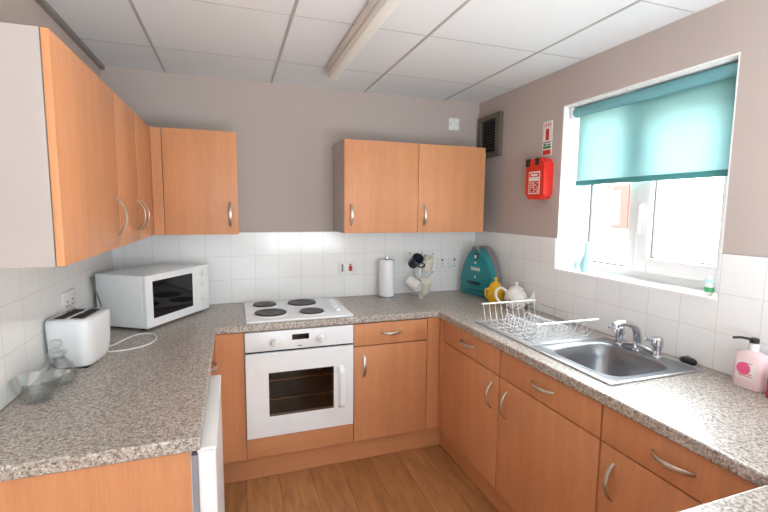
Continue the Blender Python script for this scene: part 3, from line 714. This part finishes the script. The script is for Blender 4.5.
# ---------------------------------------------------------------- yellow pot, teapot
t = thing('yellow_pot','squat yellow lidded pot between teal cleaner and white teapot','pot',(2.335,-.500,A)); t.scale = (1,1,1.22)
b = bmesh.new(); lathe(b, [(0,0),(.036,0),(.052,.020),(.060,.048),(.054,.078),(.040,.094),(0,.096)], n=32); obj('pot_body', b, M['yellow'], t)
b = bmesh.new(); lathe(b, [(.042,.092),(.040,.100),(.024,.114),(.010,.119),(.008,.125),(.013,.132),(.010,.140),(0,.142)], n=28); obj('pot_lid', b, M['yellow'], t)
b = bmesh.new(); sweep(b, smooth_path([(-.052,0,.08),(-.075,0,.078),(-.080,0,.05),(-.056,0,.03)],5), .005, 8); obj('pot_handle', b, M['yellow'], t)
t = thing('teapot','white floral china teapot behind the dish rack','teapot',(2.375,-.668,A), R(-33)); t.scale = (1.2,1.2,1.16)
b = bmesh.new(); lathe(b, [(0,.004),(.040,.0),(.042,.006),(.052,.020),(.058,.045),(.058,.070),(.050,.092),(.036,.104),(.034,.108),(0,.108)], n=40); obj('teapot_body', b, M['floral'], t)
b = bmesh.new(); lathe(b, [(.037,.106),(.034,.114),(.018,.122),(.007,.125),(.006,.130),(.011,.136),(.008,.144),(0,.146)], n=28); obj('teapot_lid', b, M['china'], t)
b = bmesh.new(); sp = smooth_path([(.045,0,.035),(.075,0,.048),(.088,0,.075),(.098,0,.100),(.112,0,.108)],5); sweep(b, sp, [.016-.009*i/(len(sp)-1) for i in range(len(sp))], 12); obj('teapot_spout', b, M['china'], t)
b = bmesh.new(); sweep(b, smooth_path([(-.046,0,.090),(-.075,0,.108),(-.100,0,.092),(-.102,0,.058),(-.080,0,.028),(-.050,0,.024)],6), (.005,.0065), 10, up=(0,1,0)); obj('teapot_handle', b, M['china'], t)

# ---------------------------------------------------------------- soap and bottle
t = thing('soap_dispenser','pink pump soap dispenser with black nozzle on right worktop','soap dispenser',(2.405,-1.988,A)); t.scale = (1.1,1.1,1.1)
def loft(b, loops):
    rings = [[b.verts.new(q) for q in lp] for lp in loops]; n = len(rings[0])
    b.faces.new(rings[0][::-1]); b.faces.new(rings[-1])
    for a_, c_ in zip(rings, rings[1:]):
        for i in range(n): b.faces.new([a_[i],a_[(i+1)%n],c_[(i+1)%n],c_[i]])
    return b
b = loft(bmesh.new(), [rr(0,0,.026,.042,3.5,.001,40), rr(0,0,.029,.045,3.5,.006,40), rr(0,0,.029,.045,3.5,.095,40), rr(0,0,.026,.040,3,.112,40), rr(0,0,.016,.02,2.2,.122,40), rr(0,0,.012,.012,2,.124,40)]); obj('bottle_body', b, M['soap'], t, sharp=50)
b = bmesh.new(); bx(b, -.0305,-.028,.03,-.0285,.028,.092,bev=.0006); obj('front_label', b, M['label'], t)
b = bmesh.new(); lathe(b, [(0,0),(.020,0),(.020,.0015),(0,.0015)], n=24, mat=Matrix.Translation((-.0303,.006,.066)) @ Matrix.Rotation(R(-90),4,'Y')); obj('label_flower', b, M['pink'], t)
b = bmesh.new()
for i, z in enumerate((.042,.049,.084)): bx(b, -.0315,-.020,z,-.0302,.018-.006*i,z+.002)
obj('label_print', b, M['rose'], t)
b = bmesh.new(); lathe(b, [(0,.122),(.014,.122),(.014,.146),(.006,.148),(.005,.152),(0,.152)], n=24); obj('pump_collar', b, M['plastic'], t)
b = bmesh.new(); lathe(b, [(0,.149),(.013,.149),(.013,.160),(.009,.164),(0,.164)], n=20); sweep(b, [(0,0,.158),(-.022,.026,.161),(-.036,.042,.157)], [(.0045,.007),(.004,.006),(.004,.004)], 8); obj('pump_nozzle', b, M['black'], t)
t = thing('red_bottle','rose-red bottle at the right frame edge beside soap dispenser','bottle',(2.378,-2.092,A))
b = loft(bmesh.new(), [rr(0,0,.024,.032,3,.001,36), rr(0,0,.026,.034,3,.006,36), rr(0,0,.026,.034,3,.07,36), rr(0,0,.02,.026,2.5,.09,36), rr(0,0,.012,.012,2,.098,36)]); obj('bottle_body', b, M['rose'], t, sharp=50)
b = bmesh.new(); lathe(b, [(0,.096),(.013,.096),(.013,.118),(0,.12)], n=20); obj('cap', b, M['plastic'], t)

# ---------------------------------------------------------------- sill ornaments
SZ = WZ0+.012
t = thing('glass_bottle','slim turquoise glass bottle vase on the left of the windowsill','vase',(W+.055,-1.075,SZ))
b = bmesh.new(); lathe(b, [(0,0),(.022,0),(.027,.012),(.030,.035),(.024,.065),(.012,.090),(.009,.12),(.009,.160),(.012,.166),(.008,.166),(.006,.12),(.01,.09),(.02,.06),(.025,.03),(0,.01)], n=28); obj('bottle_body', b, M['sky'], t)
t = thing('blue_ornament','tiny blue ornament in the left corner of the windowsill','ornament',(W+.095,-.965,SZ))
b = bmesh.new(); lathe(b, [(0,0),(.012,0),(.015,.01),(.010,.022),(.006,.026),(.009,.034),(0,.042)], n=20); obj('ornament_body', b, M['sky'], t)
t = thing('sill_figurine','small white and green figurine at the right of windowsill','ornament',(W+.045,-1.745,SZ))
b = bmesh.new(); lathe(b, [(0,0),(.016,0),(.018,.02),(.012,.045),(.014,.055),(.010,.072),(0,.078)], n=20); obj('figurine_body', b, M['china'], t)
b = bmesh.new(); lathe(b, [(.0185,.012),(.020,.016),(.0185,.028),(.0160,.032)], n=20); obj('green_band', b, M['leaf'], t)
b = bmesh.new(); lathe(b, [(.014,.050),(.0155,.055),(.0125,.064)], n=20); obj('blue_band', b, M['sky'], t)
